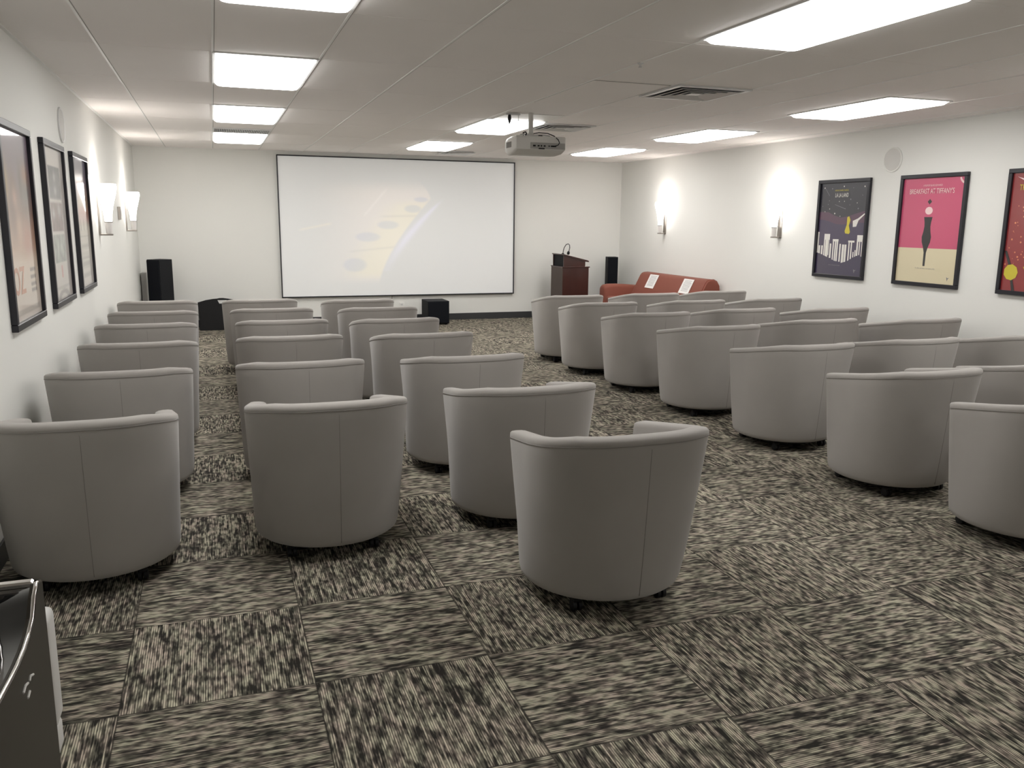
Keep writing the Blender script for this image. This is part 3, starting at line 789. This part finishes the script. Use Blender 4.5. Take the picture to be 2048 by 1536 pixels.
# upper box: side panels with slope, open toward the audience
sidep = [(.015, .862), (.375, .862), (.375, .945), (.015, 1.035)]
m = MB(); m.prism(sidep, .01, .03, 'y'); m.build('side_panel', WOODM, t)
m = MB(); m.prism(sidep, .43, .45, 'y'); m.build('side_panel', WOODM, t)
m = MB(); m.prism([(.028, .862), (.034, .862), (.034, 1.03), (.028, 1.03)], .03, .43, 'y'); m.build('dark_inset', BLKM, t)
m = MB(); m.prism([(.005, 1.037), (.01, 1.052), (.405, .958), (.43, .945), (.425, .930), (.395, .936)], -.008, .468, 'y'); m.build('sloped_top', WOODM, t)
t = thing('microphone', 'black gooseneck microphone bent over on the lectern top', 'microphone', (5.0, 11.95, .006))
MB().lathe([(.02, 1.040), (.02, 1.052), (.008, 1.058)], .045, .12, 16).build('mount', BLKP, t, True, 40)
gp = [(.045, .12, 1.05), (.052, .12, 1.10), (.065, .12, 1.14), (.095, .12, 1.185), (.13, .12, 1.198), (.152, .12, 1.18), (.156, .12, 1.14), (.148, .12, 1.10), (.14, .12, 1.075)]
MB().tube(gp, .006, 8).build('gooseneck', BLKP, t, True)
MB().tube([(.143, .12, 1.085), (.138, .12, 1.07), (.134, .12, 1.045), (.132, .12, 1.032)], [.012, .021, .021, .012], 12).build('mic_head', BLKP, t, True)

# ------------------------------------------------------------------ tower speakers, subwoofer, bin
def tower(loc, rz, w, d, h, label):
    t = thing('tower_speaker', label, 'speaker', loc, rz, 'black floor-standing speakers')
    MB().box(-w/2, w/2, -d/2, d/2, .012, h, .005, 2).build('cabinet', BLKM, t)
    MB().box(-w/2+.008, w/2-.008, -d/2-.014, -d/2, .05, h-.01, .004, 2).build('grille', CLOTH, t)
    MB().box(-w/2-.015, w/2+.015, -d/2-.015, d/2+.015, 0, .012, .003, 1).build('plinth', BLKM, t)
tower((-.70, 12.36, 0), math.radians(-40), .215, .235, .985, 'black tower speaker standing in the left front corner')
tower((6.085, 12.50, 0), math.radians(-12), .17, .17, .985, 'black tower speaker standing in the right front corner')
o = MB().box(-.962, -.90, 12.62, 12.80, 0, .79, .003, 1).build('narrow_grey_panel', mat('grey_panel', (.38, .37, .35), .6)); tag(o, 'narrow grey upright panel in the corner behind the left tower speaker', 'panel')
t = thing('subwoofer', 'small black box subwoofer on the floor below the right side of the screen', 'subwoofer', (3.12, 12.42, 0))
MB().box(-.165, .165, -.20, .20, .015, .355, .006, 2).build('cabinet', BLKM, t)
MB().box(-.155, .155, -.214, -.20, .03, .345, .004, 2).build('grille', CLOTH, t)
for sx in (-.13, .13):
    for sy in (-.16, .16): MB().lathe([(.018, 0), (.02, .015)], sx, sy, 12).build('foot', BLKP, t, True, 40)
t = thing('storage_bin', 'black open bin with arched handle top on the floor by the front wall', 'bin', (.035, 12.56, 0))
outl = [(-.275, 0), (.275, 0), (.285, .40), (.20, .425), (.10, .443), (0, .449), (-.08, .445), (-.18, .428), (-.285, .395)]
hole = [(-.02, .445-.022), (.09, .445-.026), (.085, .385), (.06, .365), (.03, .37), (.0, .385)]
def panel_with_hole(y0, y1):
    pts = [(-.275, 0), (.275, 0), (.285, .40), (.20, .425), (.10, .440), (-.03, .440), (-.08, .438), (-.18, .428), (-.285, .395)]
    m = MB()
    # body below the hand hole, then side pieces and the handle bridge
    m.prism([(-.275, 0), (.275, 0), (.283, .35), (-.283, .35)], y0, y1, 'y')
    m.prism([(-.283, .35), (.01, .35), (-.005, .375), (-.025, .418), (-.03, .4405), (-.08, .438), (-.18, .422), (-.285, .392)], y0, y1, 'y')
    m.prism([(.095, .35), (.283, .35), (.285, .40), (.20, .422), (.12, .436), (.095, .418), (.10, .38)], y0, y1, 'y')
    m.prism([(.01, .35), (.095, .35), (.085, .362), (.03, .362)], y0, y1, 'y')
    m.prism([(-.03, .4405), (-.025, .418), (.095, .418), (.12, .436), (.05, .447), (.0, .447)], y0, y1, 'y')
    return m
panel_with_hole(-.17, -.155).build('front_panel', BLKP, t)
MB().box(-.275, -.26, -.155, .155, 0, .36).build('side_panel', BLKP, t)
MB().box(.26, .275, -.155, .155, 0, .36).build('side_panel', BLKP, t)
MB().box(-.26, .26, -.155, .155, 0, .015).build('bottom', BLKP, t)
MB().box(-.26, .26, .155, .17, 0, .34).build('back_panel', BLKP, t)

# ------------------------------------------------------------------ appliance at the left edge
t = thing('appliance', 'dark steel-sided appliance with glossy black chrome-rimmed top at left edge', 'appliance', (0, 0, 0))
edge = [(1.503, .940), (1.475, .949), (1.448, .936), (1.423, .912), (1.385, .901), (1.348, .896), (1.300, .895), (1.258, .897), (1.182, .903), (1.08, .915), (.98, .93), (.92, .94)]
poly = [(.92, 0.0), (1.503, 0.0)]+edge
m = MB(); m.prism(poly, -.312, -.300, 'x'); m.build('side_panel', APPS, t)
m = MB(); m.prism([(.93, .0), (1.495, .0), (1.495, .86), (.93, .86)], -.86, -.312, 'x'); m.build('body', APPS, t)
m = MB(); rings = []
for y, z in edge: rings.append([(-.86, y, z-.05), (-.312, y, z-.05), (-.312, y, z-.006), (-.34, y, z-.012), (-.40, y, z-.030), (-.50, y, z-.035), (-.70, y, z-.03), (-.86, y, z-.01)])
m.loft(rings); m.build('top', GLOSS, t, True, 60)
MB().tube([(-.304, y, z+.0005) for y, z in edge], .0035, 8).build('rim', CHROME, t, True)
MB().box(-.86, -.312, 1.488, 1.506, .925, .947, .003, 1).build('rear_bar', CHROME, t)
MB().box(-.86, -.31, 1.470, 1.488, .905, .938, .002, 1).build('rear_ledge', GLOSS, t)
MB().tube([(-.372, 1.46, .912), (-.372, 1.40, .912), (-.372, 1.30, .912), (-.38, 1.15, .915), (-.40, 1.0, .92)], .011, 10).build('handle', CHROME, t, True)
MB().box(-.36, -.300, 1.508, 1.575, .66, .868, .012, 3).box(-.36, -.304, 1.508, 1.575, .60, .655, .008, 2).build('white_rear_part', PLATE, t, True, 40)
m = MB()
for (y0, z0, y1, z1) in ((1.372, .842, 1.352, .850), (1.352, .850, 1.345, .846), (1.335, .848, 1.318, .853), (1.318, .853, 1.302, .850), (1.340, .832, 1.325, .829)):
    m.tube([(-.2995, y0, z0), (-.2995, y1, z1)], .0022, 6)
m.build('logo', PLATE, t)

# ------------------------------------------------------------------ world, camera, view
w = bpy.data.worlds.new('world'); S.world = w; w.use_nodes = True
w.node_tree.nodes['Background'].inputs[0].default_value = (.5, .5, .52, 1); w.node_tree.nodes['Background'].inputs[1].default_value = .02
f_, yaw, pit, roll = 1685.9066, .33783, .19107, .01024
cy, sy, cp, sp, cr, sr = math.cos(yaw), math.sin(yaw), math.cos(pit), math.sin(pit), math.cos(roll), math.sin(roll)
R0 = Vector((cy, -sy, 0)); F0 = Vector((sy*cp, cy*cp, -sp)); U0 = Vector((sy*sp, cy*sp, cp))
R1 = R0*cr+U0*sr; U1 = U0*cr-R0*sr
cam = bpy.data.cameras.new('camera'); cam.sensor_width = 36; cam.lens = f_/2048*36; cam.clip_start = .05
co = bpy.data.objects.new('camera', cam); COL.objects.link(co)
co.matrix_world = Matrix(((R1.x, U1.x, -F0.x, 0), (R1.y, U1.y, -F0.y, 0), (R1.z, U1.z, -F0.z, CZ), (0, 0, 0, 1)))
S.camera = co
vs = S.view_settings; S.display_settings.display_device = 'sRGB'
vs.view_transform = 'Standard'; vs.look = 'None'; vs.gamma = 1; vs.use_curve_mapping = False; vs.exposure = 0.30
